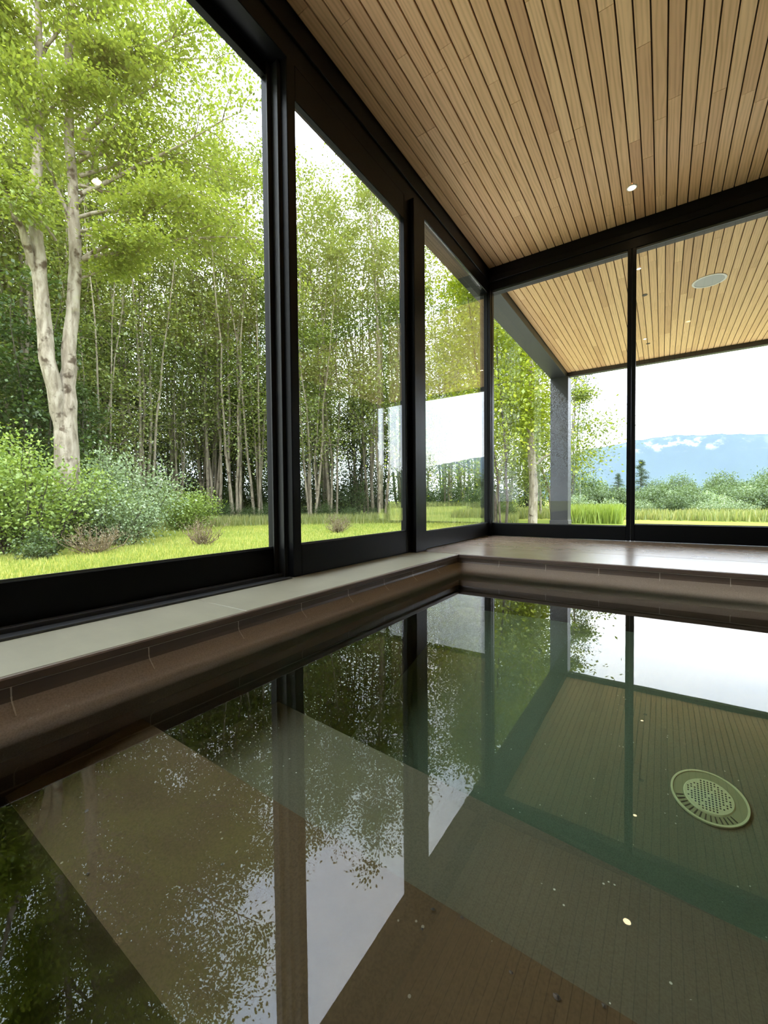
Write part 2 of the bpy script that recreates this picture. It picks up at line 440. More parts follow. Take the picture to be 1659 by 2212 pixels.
b = MB(); b.box(XW-.17, XL-.10, YB, YL+.1, -1.9, ZL-.10); b.box(XW-.17, XR, YL+.10, YW+.14, -1.9, ZL-.10)
structure(b.build('wall_foundation', M_WALL))

M_BOUNCE = m_stone('pale_bounce_paving', (.50, .47, .42), (.60, .57, .51), .8)  # out-of-view paving, added to bounce light up onto the wooden ceiling
b = MB(); b.box(-4.3, -1.86, -6, 8.0, ZG-.05, ZG+.03, bev=.01); b.box(-4.3, 7.5, 8.78, 12.4, ZG-.05, ZG+.03, bev=.01)
structure(b.build('floor_bounce_paving', M_BOUNCE), 'unseen pale paving added around the glass room to bounce light onto its ceiling')
# ------------------------------------------------------------------ pool
pool = empty('plunge_pool', (0, 1.0, ZW))
tag(pool, 'indoor plunge pool with brown tiled rim and underwater steps', 'pool')
PO = Vector((0, 1.0, ZW))
def pm(b, name, m, **k):
    b.V = [(x-PO.x, y-PO.y, z-PO.z) for x, y, z in b.V]; return b.build(name, m, pool, **k)
# rim profile (offset into the water, height): overhang, recessed tile, bulging cove, straight wall
prof = [(-.0115, ZL-.0005), (-.003, ZL-.0012), (0, ZL-.005), (-.001, ZL-.021), (-.004, ZL-.024), (-.016, ZL-.025), (-.016, ZL-.050), (-.013, ZL-.060), (-.002, ZL-.070), (.014, ZL-.084), (.027, ZL-.102), (.032, ZL-.122), (.026, ZL-.140), (.012, ZL-.158), (0, ZL-.18), (0, ZL-.5), (0, -1.65)]
def sweep_rim(b, k0, k1, mi=0):
    pts = prof[k0:k1]
    def corner(o, z): return [(XL+o, PYB+o, z), (XL+o, YL-o, z), (PXR-o, YL-o, z), (PXR-o, PYB+o, z)]
    V = []; 
    for o, z in pts: V += corner(o, z)
    Fc = []
    for r in range(len(pts)-1):
        for k in range(4): Fc.append((r*4+k, r*4+(k+1) % 4, r*4+4+(k+1) % 4, r*4+4+k))
    b.add(V, Fc)
b = MB(); sweep_rim(b, 0, 6); pm(b, 'coping', M_TILE)
b = MB(); sweep_rim(b, 5, 8)
pm(b, 'tile_band', M_TILE)
b = MB(); sweep_rim(b, 7, 15)
pm(b, 'waterline_cove', m_plaster('grey_brown_lit_cove', (.26, .205, .16), (.34, .27, .21), .2), smooth=True)  # plaster toned lighter than the tile, painting in the light the bulge catches
b = MB(); sweep_rim(b, 14, 17); b.add([(XL, PYB, -1.65), (PXR, PYB, -1.65), (PXR, YL, -1.65), (XL, YL, -1.65)], [(0, 1, 2, 3)])
pm(b, 'basin', m_plaster('dark_basin_plaster', (.040, .024, .014), (.055, .034, .02), .1))
# grout joints between the rim tiles
b = MB()
y = -.6
js = []
while y < YL-.05:
    js.append(y); y += .2935
for y in js:
    for k in range(5, 9):
        (o0, z0), (o1, z1) = prof[k], prof[k+1]
        e = .0012; w = .0018
        b.add([(XL+o0+e, y-w, z0), (XL+o0+e, y+w, z0), (XL+o1+e, y+w*.6, z1), (XL+o1+e, y-w*.6, z1)], [(0, 1, 2, 3)])
x = XL+.28
while x < PXR-.05:
    for k in range(5, 8):
        (o0, z0), (o1, z1) = prof[k], prof[k+1]; e = .0012; w = .0014
        b.add([(x-w, YL-o0-e, z0), (x+w, YL-o0-e, z0), (x+w, YL-o1-e, z1), (x-w, YL-o1-e, z1)], [(0, 1, 2, 3)])
    x += .2935
b.box(XL-.0162, XL-.0135, PYB, YL+.014, ZL-.0285, ZL-.0255)
b.box(XL-.014, PXR, YL+.0135, YL+.0162, ZL-.0285, ZL-.0255)
pm(b, 'grout', M_GROUT)
# underwater steps
def slab(P, zlow):
    b = MB(); n = len(P)
    V = [tuple(p) for p in P]+[(p[0], p[1], zlow) for p in P]
    b.add(V, [tuple(range(n))]+[(k, (k+1) % n, n+(k+1) % n, n+k) for k in range(n)]); return b
xl = XL+.001; xr = PXR-.001
pm(slab([(xl, .261, -.628), (xr, .238, -.628), (xr, .495, -.585), (xl, .543, -.585)], -1.64), 'step', M_STEP1)
pm(slab([(xl, .45, -.735), (xr, .45, -.735), (xr, .768, -.735), (xl, 1.02, -.735)], -1.64), 'step', M_STEP2)
zf = -1.0
pm(slab([(xl, .62, zf-.303), (xr, .62, zf-.303), (xr, YL-.001, zf+.26), (xl, YL-.001, zf+.26)], -1.64), 'floor_slab', M_BASIN)
# drain
q = Vector((.134, 1.7116, zf))
dr = empty('pool_drain', (q.x, q.y, zf+.001)); tag(dr, 'round cream drain cover with slots and holes on the pool floor', 'drain')
R = .104
b = MB(); b.ring((0, 0), R*.94, R, 0, .006, 56); b.build('outer_ring', M_DRAIN, dr)
b = MB(); b.cyl((0, 0), R*.94, 0, .003, 56); b.build('base_plate', m_plain('olive_drain_plate', (.26, .26, .13), .6), dr)
b = MB(); b.cyl((0, 0), R*.66, .003, .007, 48, r1=R*.63); b.build('grate', M_DRAIN, dr)
b = MB()
for i in range(-7, 8):
    for j in range(-7, 8):
        x, y = i*R*.088, j*R*.088
        if x*x+y*y > (R*.60)**2 or abs(i)+abs(j) > 8 or (i*7+j*13) % 11 == 0: continue
        b.cyl((x, y), R*.026, .0071, .0078, 8)
b.build('hole', M_SLOT, dr); dr.children[-1]['kind'] = 'stuff'
b = MB()
for k in range(40):
    a = 2*math.pi*k/40
    if not (-2.95 < math.atan2(math.sin(a), math.cos(a)) < -.75): continue
    ca, sa = math.cos(a), math.sin(a); w = R*.022
    V = []
    for z in (.0032, .0042):
        for (r, s) in ((R*.69, -w*.7), (R*.90, -w), (R*.90, w), (R*.69, w*.7)): V.append((ca*r-sa*s, sa*r+ca*s, z))
    b.add(V, [(4, 5, 6, 7), (0, 1, 5, 4), (1, 2, 6, 5), (2, 3, 7, 6), (3, 0, 4, 7)])
b.build('slots', M_SLOT, dr); dr.children[-1]['kind'] = 'stuff'
dr.rotation_mode = 'QUATERNION'
dr.rotation_quaternion = Vector((0, 0, 1)).rotation_difference(Vector((0, -.277, 1)).normalized())
dr.location += Vector((0, 0, .004))
# leaf litter on the steps
LIT = [(1203, 2155, .0045, 1), (1305, 2175, .0035, 1), (998, 1984, .003, 1), (912, 2008, .0025, 1), (1105, 2103, .003, 1), (935, 1966, .003, 1), (480, 1868, .003, 1), (187, 1752, .006, 1), (190, 1888, .003, 1)]
for k, (px, py, r_, st) in enumerate(LIT):
    q = ray(px, py); zt = -.60
    for _ in range(3):
        q2 = q*(zt/q.z); zt = -.628+(q2.y-.25)/(.52-.25)*.043
    b = MB(); rr_ = random.Random(k); m_ = 7
    V = [(r_*rr_.uniform(.6, 1.3)*math.cos(6.283*i/m_), r_*.8*rr_.uniform(.6, 1.3)*math.sin(6.283*i/m_), .0006) for i in range(m_)]+[(0, 0, .0018), ]
    b.add(V, [(i, (i+1) % m_, m_) for i in range(m_)]+[tuple(range(m_))[::-1]])
    o = b.build('leaf_litter', M_DARKFIX); o.location = (q2.x, q2.y, zt+.0005); o.rotation_euler[0] = .155
    tag(o, 'tiny dark speck of leaf litter lying on the tan underwater step', 'speck', 'dark specks on the tan step')
# water body
b = MB(); b.box(XL+.0005, PXR-.0005, PYB+.0005, YL-.0005, -1.645, ZW)
b.V = [(x-PO.x, y-PO.y, z-PO.z) for x, y, z in b.V]
wat = b.build('pool_water', M_WATER); wat.location = PO
tag(wat, 'still clear water filling the plunge pool, mirroring trees and sky', 'water')

# ------------------------------------------------------------------ ceiling fixtures
def downlight(x, y, lit, label, r=.022, name='downlight'):
    t = empty(name, (x, y, ZC)); tag(t, label, 'ceiling light' if lit else 'ceiling fixture')
    b = MB(); b.ring((0, 0), r*.78, r, -.004, .002, 28); b.build('trim_ring', M_WHITE if lit else M_DARKFIX, t)
    b = MB(); b.cyl((0, 0), r*.77, -.002, .001, 20); b.build('lens', M_LAMP if lit else M_DARKFIX, t)
    return t
downlight(-.214, 3.772, True, 'small glowing recessed downlight in the indoor wooden ceiling', .036)
downlight(.27, 1.41, True, 'small glowing recessed downlight mirrored in the nearest side window', .036)
downlight(-.223, 5.118, True, 'small lit downlight in the overhang ceiling right behind the window mullion', .022)
downlight(-.238, 7.396, True, 'small lit downlight near the far edge of the overhang ceiling', .022)
downlight(-.191, 5.813, False, 'tiny dark fixture in the overhang ceiling level with the speaker', .028, 'ceiling_sensor')
downlight(-.203, 7.645, False, 'tiny dark fixture beside the farthest downlight in the overhang', .028, 'ceiling_sensor')
t = empty('ceiling_speaker', (.409, 5.85, ZC)); tag(t, 'round white speaker grille in the overhang ceiling', 'speaker')
b = MB(); b.ring((0, 0), .135, .155, -.006, .002, 48); b.build('rim', M_WHITE, t)
b = MB(); b.cyl((0, 0), .135, -.003, .001, 48); b.build('grille', M_GRILLE, t)

# ------------------------------------------------------------------ ground, hills
def m_ground():
    m, nt, o = mat('lawn')
    v = coords(nt)
    big = noise(nt, v, .22, 4, .6); mid = noise(nt, coords(nt, 'Object', (1, 1, 1)), 1.6, 4, .65); fine = noise(nt, v, 38, 3, .7)
    c = ramp(nt, big, [(.35, (.11, .18, .025)), (.5, (.19, .26, .035)), (.62, (.36, .34, .07))])
    c = mixc(nt, mathn(nt, 'MULTIPLY', mid, .5), c, (.28, .27, .05))
    c = mixc(nt, mathn(nt, 'MULTIPLY', fine, .45), c, (.06, .085, .015))
    bsdf(nt, o, c, .95, .1, 0, bump=fine, bstr=.5, bdist=.03)
    return m
M_GROUND = m_ground()
b = MB()
S = [-700, -200, -80, -40, -20, -10, -1.9, 3.3, 10, 20, 40, 80, 200, 700]
Yv = [-200, -60, -20, -3.2, 9.2, 16, 30, 60, 120, 300, 720]
V = [(x, y, ZG) for y in Yv for x in S]; Fc = []
n = len(S)
for j in range(len(Yv)-1):
    for i in range(n-1):
        if S[i] >= -1.95 and S[i+1] <= 3.35 and Yv[j] >= -3.3 and Yv[j+1] <= 9.3: continue
        Fc.append((j*n+i, j*n+i+1, (j+1)*n+i+1, (j+1)*n+i))
b.add(V, Fc); structure(b.build('ground', M_GROUND, fix=False), 'mown lawn with yellowish patches')

def hillz(x, px):
    pass
m, nt, o = mat('wooded_ridge_with_cliffs')
v = coords(nt)
sep = nt.nodes.new('ShaderNodeSeparateXYZ'); L(nt, v, sep.inputs[0])
at_ = nt.nodes.new('ShaderNodeAttribute'); at_.attribute_name = 'rel'   # 0 foot .. 1 crest
n1 = noise(nt, coords(nt, 'Object', (.035, .01, .02)), 1.0, 4, .7); n2 = noise(nt, v, .03, 4, .6); n3 = noise(nt, coords(nt, 'Object', (.07, .02, .10)), 1, 4, .7)
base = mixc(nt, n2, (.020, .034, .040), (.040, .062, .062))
band = ramp(nt, at_.outputs['Fac'], [(.74, (0, 0, 0)), (.84, (1, 1, 1)), (.94, (1, 1, 1)), (.985, (0, 0, 0))])
xw = ramp(nt, mathn(nt, 'MULTIPLY_ADD', sep.outputs[0], .005, .5), [(.28, (.15, .15, .15)), (.38, (1, 1, 1)), (.68, (1, 1, 1)), (.80, (.2, .2, .2))])
band = mathn(nt, 'MULTIPLY', band, xw)
clf = mathn(nt, 'MULTIPLY', band, ramp(nt, n3, [(.52, (0, 0, 0)), (.62, (1, 1, 1))]))
scar = ramp(nt, n1, [(.67, (0, 0, 0)), (.71, (.8, .8, .8))])
c = mixc(nt, mathn(nt, 'MAXIMUM', clf, mathn(nt, 'MULTIPLY', scar, .6)), base, (.22, .22, .23))
bsdf(nt, o, c, 1, 0)
M_HILL = m
def hill(name, pts, Yd, depth, label):
    V = []; Fc = []; rel = []
    xs = np.linspace(pts[0][0], pts[-1][0], 160)
    zt = np.interp(xs, [p[0] for p in pts], [p[1] for p in pts])
    r_ = np.random.RandomState(3); zt = zt+np.convolve(r_.normal(0, 1.0, 160), np.ones(2)/2, 'same')*.8
    rows = [(0, 0, 0), (.35, .25, .3), (.6, .5, .55), (.8, .78, .8), (.9, .92, .93), (1, 1, 1), (1.3, .98, 1)]
    for k, (d, hfr, rr) in enumerate(rows):
        for i in range(160):
            jit = r_.normal(0, .008) if 0 < k < 5 else 0
            V.append((xs[i], Yd+depth*d, ZG-2+(zt[i]-ZG+2)*(hfr+jit))); rel.append(rr)
    for k in range(len(rows)-1):
        for i in range(159): a = k*160+i; Fc.append((a, a+1, a+161, a+160))
    o = mesh_obj(name, V, Fc, M_HILL, smooth=True)
    a = o.data.attributes.new('rel', 'FLOAT', 'POINT'); a.data.foreach_set('value', rel)
    tag(o, label, 'hill'); return o
prof_px = [(1150, 1040), (1200, 1005), (1236, 985), (1270, 971), (1374, 951), (1430, 943), (1500, 938), (1580, 937), (1659, 936)]
hp = []
for px, py in prof_px:
    r = ray(px, py); t_ = 600/r.y; hp.append((r.x*t_, r.z*t_))
x_end, z_end = hp[-1]
hp += [(x_end+60, z_end*1.0), (x_end+140, z_end*.93), (x_end+260, z_end*.74), (x_end+420, z_end*.6), (x_end+600, z_end*.45)]
hill('wooded_ridge', hp, 520, 80, 'long hazy wooded ridge with pale cliffs on the skyline')

# ------------------------------------------------------------------ vegetation builders (numpy)
def np_mesh(name, V, Q, m, parent=None, rnd=None, smooth=False, tri=False):
    me = bpy.data.meshes.new(name); nv, nf = len(V), len(Q); k = Q.shape[1]
    me.vertices.add(nv); me.vertices.foreach_set('co', V.astype(np.float32).ravel())
    me.loops.add(nf*k); me.loops.foreach_set('vertex_index', Q.astype(np.int32).ravel())
    me.polygons.add(nf); me.polygons.foreach_set('loop_start', np.arange(0, nf*k, k, dtype=np.int32))
    me.polygons.foreach_set('loop_total', np.full(nf, k, dtype=np.int32))
    if smooth: me.polygons.foreach_set('use_smooth', np.ones(nf, dtype=bool))
    me.update(calc_edges=True); me.materials.append(m)
    if rnd is not None:
        a = me.attributes.new('rnd', 'FLOAT', 'FACE'); a.data.foreach_set('value', rnd.astype(np.float32))
    o = bpy.data.objects.new(name, me); link(o)
    if parent: o.parent = parent
    return o
def tube(P, R_, sides=6):
    P = np.asarray(P, float); n = len(P); R_ = np.asarray(R_, float)
    T = np.gradient(P, axis=0); T /= np.linalg.norm(T, axis=1, keepdims=True)+1e-9
    ref = np.array([.31, .95, .05]) if abs(T[0][2]) > .8 else np.array([0, 0, 1.])
    A = np.cross(T, ref); A /= np.linalg.norm(A, axis=1, keepdims=True)+1e-9; B = np.cross(T, A)
    ang = np.linspace(0, 2*np.pi, sides, endpoint=False)
    V = P[:, None, :]+R_[:, None, None]*(np.cos(ang)[None, :, None]*A[:, None, :]+np.sin(ang)[None, :, None]*B[:, None, :])
    V = V.reshape(-1, 3); i = np.arange(n-1)[:, None]*sides; j = np.arange(sides)[None, :]; j2 = (j+1) % sides
    Q = np.stack([i+j, i+j2, i+sides+j2, i+sides+j], -1).reshape(-1, 4); return V, Q
class Tubes:
    def __init__(s): s.V = []; s.Q = []; s.n = 0
    def add(s, P, R_, sides=6):
        V, Q = tube(P, R_, sides); s.V.append(V); s.Q.append(Q+s.n); s.n += len(V)
    def build(s, name, m, parent): return np_mesh(name, np.vstack(s.V), np.vstack(s.Q), m, parent, smooth=True)
def leaves(C, D, size, r, flat=.6, elong=1.9, droop=.25, name='foliage', m=None, parent=None):
    """C centres (n,3), D main directions"""
    n = len(C); sz = size*r.uniform(.6, 1.3, n)[:, None]
    D = D+r.normal(0, .55, (n, 3)); D[:, 2] -= droop; D /= np.linalg.norm(D, axis=1, keepdims=True)+1e-9
    Nn = r.normal(0, 1, (n, 3))*(1-flat)+np.array([0, 0, flat*2]); B = np.cross(Nn, D); B /= np.linalg.norm(B, axis=1, keepdims=True)+1e-9
    V = np.empty((n, 4, 3)); V[:, 0] = C-D*sz*.5*elong*.5; V[:, 2] = C+D*sz*.5*elong*.5
    V[:, 1] = C+B*sz*.27; V[:, 3] = C-B*sz*.27
    Q = np.arange(n*4).reshape(n, 4)
    return np_mesh(name, V.reshape(-1, 3), Q, m, parent, rnd=r.uniform(0, 1, n))
def branch_poly(p0, d, ln, r, n=6, droop=.0, wob=.12):
    P = [np.array(p0, float)]; d = np.array(d, float); d /= np.linalg.norm(d)
    for k in range(n):
        d = d+r.normal(0, wob, 3)+np.array([0, 0, -droop]); d /= np.linalg.norm(d); P.append(P[-1]+d*ln/n)
    return np.array(P)

def forest_tree(name, seed, Ht, stems, r0, crown0, nleaf, lm, bm, bl=1.6, lsize=.15, spread=1.6, label=None, flat=.6, nbr=15):
    r = np.random.RandomState(seed); root = empty(name, (0, 0, 0))
    T = Tubes(); LC = []; LD = []
    for s in range(stems):
        a = r.uniform(0, 6.28); off = np.array([math.cos(a), math.sin(a), 0])*(r.uniform(.05, .3) if stems > 1 else 0)
        lean = np.array([math.cos(a), math.sin(a), 0])*(r.uniform(.2, 1)*spread if stems > 1 else r.uniform(0, .5))
        h = Ht*r.uniform(.8, 1.0); k = 11; tt = np.linspace(0, 1, k)
        P = off+lean*tt[:, None]**1.3+np.c_[np.zeros(k), np.zeros(k), h*tt]
        P[1:, :2] += np.cumsum(r.normal(0, .07, (k-1, 2)), 0)
        P[0, 2] = -.1
        rr = r0*r.uniform(.6, 1)*(1-tt*.88); T.add(P, rr, 7)
        nb = int(nbr*h/14)
        for i in range(nb):
            t = crown0+(1-crown0)*((i+r.uniform(0, 1))/nb)**.9; t = min(t, .985)
            p = np.array([np.interp(t, tt, P[:, q]) for q in range(3)])
            aa = r.uniform(0, 6.28); el = r.uniform(.15, .8)
            ln = bl*(1.25-t*.75)*r.uniform(.6, 1.25)
            d = (math.cos(aa)*math.cos(el), math.sin(aa)*math.cos(el), math.sin(el))
            Bp = branch_poly(p, d, ln, r, 5, .04); T.add(Bp, np.interp(t, tt, rr)*.38*np.linspace(1, .15, 6), 4)
            m_ = int(nleaf/(stems*nb)*r.uniform(.5, 1.4)); u = r.uniform(.2, 1.05, m_)
            base = np.stack([np.interp(u, np.linspace(0, 1, 6), Bp[:, q]) for q in range(3)], 1)
            sp = ln*.30; o_ = r.normal(0, 1, (m_, 3))*np.array([sp, sp, sp*.6])
            LC.append(base+o_); LD.append(o_+np.array(d)*.3)
    C = np.vstack(LC); D = np.vstack(LD); D /= np.linalg.norm(D, axis=1, keepdims=True)+1e-9
    T.build('trunk', bm, root); leaves(C, D, lsize, r, flat, 1.7, .2, 'foliage', lm, root)
    return root

def bush(name, seed, rx, ry, h, nleaf, lm, bm, lsize=.06, nst=26, label=None, shell=.55):
    r = np.random.RandomState(seed); root = empty(name, (0, 0, 0)); T = Tubes(); LC = []; LD = []
    for s in range(nst):
        a = r.uniform(0, 6.28); q = math.sqrt(r.uniform(0, 1))
        tip = np.array([math.cos(a)*rx*q, math.sin(a)*ry*q, h*(1-.45*q*q)*r.uniform(.75, 1.08)])
        b0 = np.array([tip[0]*.35, tip[1]*.35, -.05]); t = np.linspace(0, 1, 6)[:, None]
        P = b0*(1-t)+tip*t; P[:, :2] += (tip[:2]-b0[:2])*(t*(1-t))*(-.3); P[1:-1] += r.normal(0, .02*h, (4, 3))
        T.add(P, .014*(h/1.5)*np.linspace(1, .2, 6), 4)
        m_ = int(nleaf/nst); u = r.uniform(.12, 1.05, m_)**.8
        base = np.stack([np.interp(u, np.linspace(0, 1, 6), P[:, k]) for k in range(3)], 1)
        o_ = r.normal(0, 1, (m_, 3))*np.array([rx, ry, h*.7])*.13
        LC.append(base+o_); LD.append(o_)
    C = np.vstack(LC); C[:, 2] = np.abs(C[:, 2]); D = np.vstack(LD); D /= np.linalg.norm(D, axis=1, keepdims=True)+1e-9
    T.build('stems', bm, root); leaves(C, D, lsize, r, .45, 1.6, .1, 'foliage', lm, root)
    return root

def twig_bush(name, seed, rx, h, n, nleaf):
    r = np.random.RandomState(seed); root = empty(name, (0, 0, 0)); T = Tubes(); LC = []
    for s in range(n):
        a = r.uniform(0, 6.28); q = r.uniform(.2, 1)
        tip = np.array([math.cos(a)*rx*q, math.sin(a)*rx*q, h*(1-.3*q)*r.uniform(.6, 1.05)])
        P = np.array([[0, 0, -.02], tip*[.35, .35, .12]+r.normal(0, .02, 3), tip*[.75, .75, .4]+r.normal(0, .03, 3), tip*[1, 1, .75], tip])
        T.add(P, .009*np.linspace(1.2, .25, 5), 4)
        for k in range(4):
            i = r.randint(1, 4); B_ = branch_poly(P[i], (r.normal(0, 1), r.normal(0, 1), 1.2), h*.4, r, 4, 0, .25); T.add(B_, .004*np.linspace(1, .3, 5), 3); LC.append(B_[2:])
    T.build('twigs', M_TWIG, root)
    C = np.vstack(LC); C = C[r.randint(0, len(C), nleaf)]+r.normal(0, .025, (nleaf, 3))
    leaves(C, r.normal(0, 1, (nleaf, 3)), .03, r, .2, 1.5, 0, 'withered_leaves', M_LF_DRY, root)
    return root

# ------------------------------------------------------------------ the big twin-stemmed tree
def big_tree():
    r = np.random.RandomState(11)
    base = at(152, 1010, 10.0); root = empty('twin_trunk_tree', (base.x, base.y, ZG)); O = np.array([base.x, base.y, ZG])
    tag(root, 'large pale-barked tree forking into two stems behind the leafy bush', 'tree')
    def pts(L_): return np.array([list(at(x, y, d)) for x, y, d in L_])-O
    def smooth(P, k=3):
        t = np.arange(len(P)); tt = np.linspace(0, len(P)-1, (len(P)-1)*k+1)
        Q = np.stack([np.interp(tt, t, P[:, q]) for q in range(3)], 1)
        Q[1:-1] = (Q[:-2]+2*Q[1:-1]+Q[2:])/4; return Q
    T = Tubes()
    px = 10/890.0
    main = pts([(148, 1110, 10), (145, 1010, 10), (143, 900, 10), (147, 800, 10), (154, 680, 10), (166, 570, 10), (158, 450, 10), (150, 300, 10), (149, 150, 10), (154, 20, 10.1), (160, -120, 10.2), (150, -300, 10.2)])
    px = px*.6; main[0, 2] = -.15
    rm = np.array([38, 31, 26, 18, 16.5, 16, 13.5, 12, 10.5, 9, 7.5, 3])*px
    left = pts([(132, 930, 9.95), (122, 870, 9.9), (103, 780, 9.85), (90, 650, 9.8), (82, 560, 9.8), (76, 450, 9.8), (78, 360, 9.8), (88, 240, 9.9), (84, 90, 9.9), (80, -80, 9.9), (70, -260, 9.9)])
    rl = np.array([16, 19, 18, 17, 16, 14, 12, 9, 8, 6, 3])*px
    limb = pts([(78, 590, 9.8), (62, 540, 9.7), (35, 470, 9.6), (8, 400, 9.5), (-30, 300, 9.4), (-70, 180, 9.3)])
    rb = np.array([9, 9.5, 8.5, 7.5, 6, 3])*px
    trunks = []
    for P, R_ in ((main, rm), (left, rl), (limb, rb)):
        Q = smooth(P); RR = np.interp(np.linspace(0, len(R_)-1, len(Q)), np.arange(len(R_)), R_)
        Q[1:, :2] += r.normal(0, .012, (len(Q)-1, 2)); T.add(Q, RR*(1+r.normal(0, .03, len(Q))), 14); trunks.append((Q, RR))
    LC = []; LD = []
    def spray(p, d, ln, rad, nl, droop=.05, lvl=0):
        B = branch_poly(p, d, ln, r, 8, droop, .10); T.add(B, rad*np.linspace(1, .12, 9), 5)
        t9 = np.linspace(0, 1, 9); ns = 9
        for i in range(ns):
            t = .2+.8*(i+r.uniform(0, 1))/ns; t = min(t, .99)
            pp = np.array([np.interp(t, t9, B[:, q]) for q in range(3)])
            dd = (B[min(8, int(t*8)+1)]-B[int(t*8)]); dd = dd/np.linalg.norm(dd)
            side = np.cross(dd, [0, 0, 1]); side /= np.linalg.norm(side)+1e-9
            dd = dd*.7+side*r.choice([-1, 1])*r.uniform(.4, 1)+np.array([0, 0, r.uniform(-.25, .25)])
            l2 = ln*.38*r.uniform(.5, 1.1); S_ = branch_poly(pp, dd, l2, r, 5, .08, .12); T.add(S_, rad*.3*np.linspace(1, .2, 6), 3)
            m_ = int(nl/ns); u = r.uniform(.1, 1.05, m_)
            bb = np.stack([np.interp(u, np.linspace(0, 1, 6), S_[:, q]) for q in range(3)], 1)
            o_ = r.normal(0, 1, (m_, 3))*np.array([.22, .22, .09])*(.6+l2*.4)
            LC.append(bb+o_); LD.append(o_*2+(dd/np.linalg.norm(dd)))
    # branches named by where they leave the stems: (photo x, y start) -> (x, y, distance end)
    spec = [((178, 560), (330, 455, 9.2), .045), ((178, 560), (560, 470, 9.0), .05), ((170, 300), (310, 120, 9.4), .05), ((165, 250), (420, 20, 9.4), .04),
            ((172, 420), (520, 250, 9.3), .045), ((172, 380), (480, 330, 9.6), .04), ((170, 470), (430, 420, 8.8), .04), ((160, 200), (360, 180, 9.8), .04),
            ((160, 120), (300, -20, 10), .04), ((160, 60), (420, -60, 10.5), .04), ((168, 330), (560, 400, 10.4), .04), ((160, 160), (540, 160, 10.8), .035),
            ((150, 480), (60, 250, 10.6), .04), ((120, 520), (0, 330, 9.5), .03), ((80, 330), (-30, 120, 9.6), .04), ((85, 200), (0, 20, 9.8), .035),
            ((90, 120), (200, -60, 9.5), .035), ((155, 50), (60, -60, 10.6), .03), ((172, 510), (380, 560, 9.2), .03), ((176, 600), (300, 590, 10.3), .025),
            ((90, 260), (170, 130, 9.2), .03), ((84, 400), (0, 420, 9.0), .03), ((168, 440), (290, 330, 10.6), .03), ((160, 240), (260, 60, 9.2), .03),
            ((170, 350), (300, 250, 9.0), .03), ((172, 400), (540, 560, 10), .035), ((160, 90), (250, 150, 9.4), .03), ((80, 100), (-40, -40, 9.8), .03),
            ((165, 200), (470, 90, 9.9), .035), ((170, 300), (530, 330, 9.5), .035), ((170, 500), (470, 520, 9.0), .03), ((80, 50), (60, -120, 9.6), .03)]
    for (s, e, rad) in spec:
        p = np.array(list(at(s[0], s[1], 10.0)))-O; q_ = np.array(list(at(*e)))-O
        d = q_-p; ln = np.linalg.norm(d); d = d/ln; d[2] += .12
        spray(p, d, ln, rad, 1500, .03)
    C = np.vstack(LC); D = np.vstack(LD); D /= np.linalg.norm(D, axis=1, keepdims=True)+1e-9
    T.build('trunk', M_BARK, root); leaves(C, D, .085, r, .72, 2.0, .25, 'foliage', M_LF_BIG, root)
big_tree()

# ------------------------------------------------------------------ forest behind the lawn
VAR = []
for s, args in enumerate([
        dict(Ht=16, stems=5, r0=.075, crown0=.18, nleaf=10500, lm=M_LF_FOR, bm=M_BARK2, bl=1.9),
        dict(Ht=18, stems=4, r0=.09, crown0=.2, nleaf=11000, lm=M_LF_FOR, bm=M_BARK2, bl=2.2),
        dict(Ht=15, stems=6, r0=.065, crown0=.16, nleaf=10500, lm=M_LF_FOR, bm=M_BARK2, bl=1.7),
        dict(Ht=17, stems=3, r0=.10, crown0=.22, nleaf=10000, lm=M_LF_FOR, bm=M_BARK2, bl=2.4),
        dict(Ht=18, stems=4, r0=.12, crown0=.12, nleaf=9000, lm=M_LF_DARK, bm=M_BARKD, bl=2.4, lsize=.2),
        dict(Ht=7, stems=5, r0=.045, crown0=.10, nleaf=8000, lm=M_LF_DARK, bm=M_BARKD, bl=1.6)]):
    VAR.append(forest_tree('forest_tree' if s < 5 else 'young_forest_tree', 20+s, **args))
used = [False]*len(VAR)
GR = {'a': ('slender many-stemmed tree in the wood behind the lawn', 'tree', 'slender trees of the wood behind the lawn'),
      'b': ('dark tree deep inside the wood, behind the slender sunlit stems', 'tree', 'dark trees deep in the wood'),
      'c': ('low young tree filling the gap between the forest stems', 'tree', 'low young trees in the wood'),
      'd': ('dark leafy undergrowth bush between the stems of the wood', 'bush', 'undergrowth of the wood'),
      'f': ('tree of the wood on the camera side, seen only as a reflection', 'tree', 'trees seen only in reflections'),
      'e': ('tree of the far wood mirrored in the side windows', 'tree', 'trees of the far wood on the right')}
def put(v, x, y, rz, s, g):
    if not used[v]:
        o = VAR[v]; used[v] = True; o.location = (x, y, ZG-.02); o.rotation_euler[2] = rz; o.scale = (s, s, s)
    else: o = dup(VAR[v], (x, y, ZG-.02), rz, s)
    tag(o, *GR[g])
rr = random.Random(5)
def band(x0, x1, step, d0, d1, vs, g, s0=.85, s1=1.15):
    x = x0
    while x < x1:
        d = rr.uniform(d0, d1); p = at(x+rr.uniform(-.4, .4)*step, 1100, d)
        put(rr.choice(vs), p.x, p.y, rr.uniform(0, 6.28), rr.uniform(s0, s1), g); x += step*rr.uniform(.7, 1.3)
band(-120, 880, 44, 18.5, 23, (0, 1, 2, 3), 'a')
band(-150, 1130, 54, 24, 30, (0, 1, 2, 3), 'a', .9, 1.2)
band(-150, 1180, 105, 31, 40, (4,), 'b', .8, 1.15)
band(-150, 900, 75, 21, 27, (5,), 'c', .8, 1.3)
band(-150, 1200, 130, 42, 50, (4,), 'b', .9, 1.1)
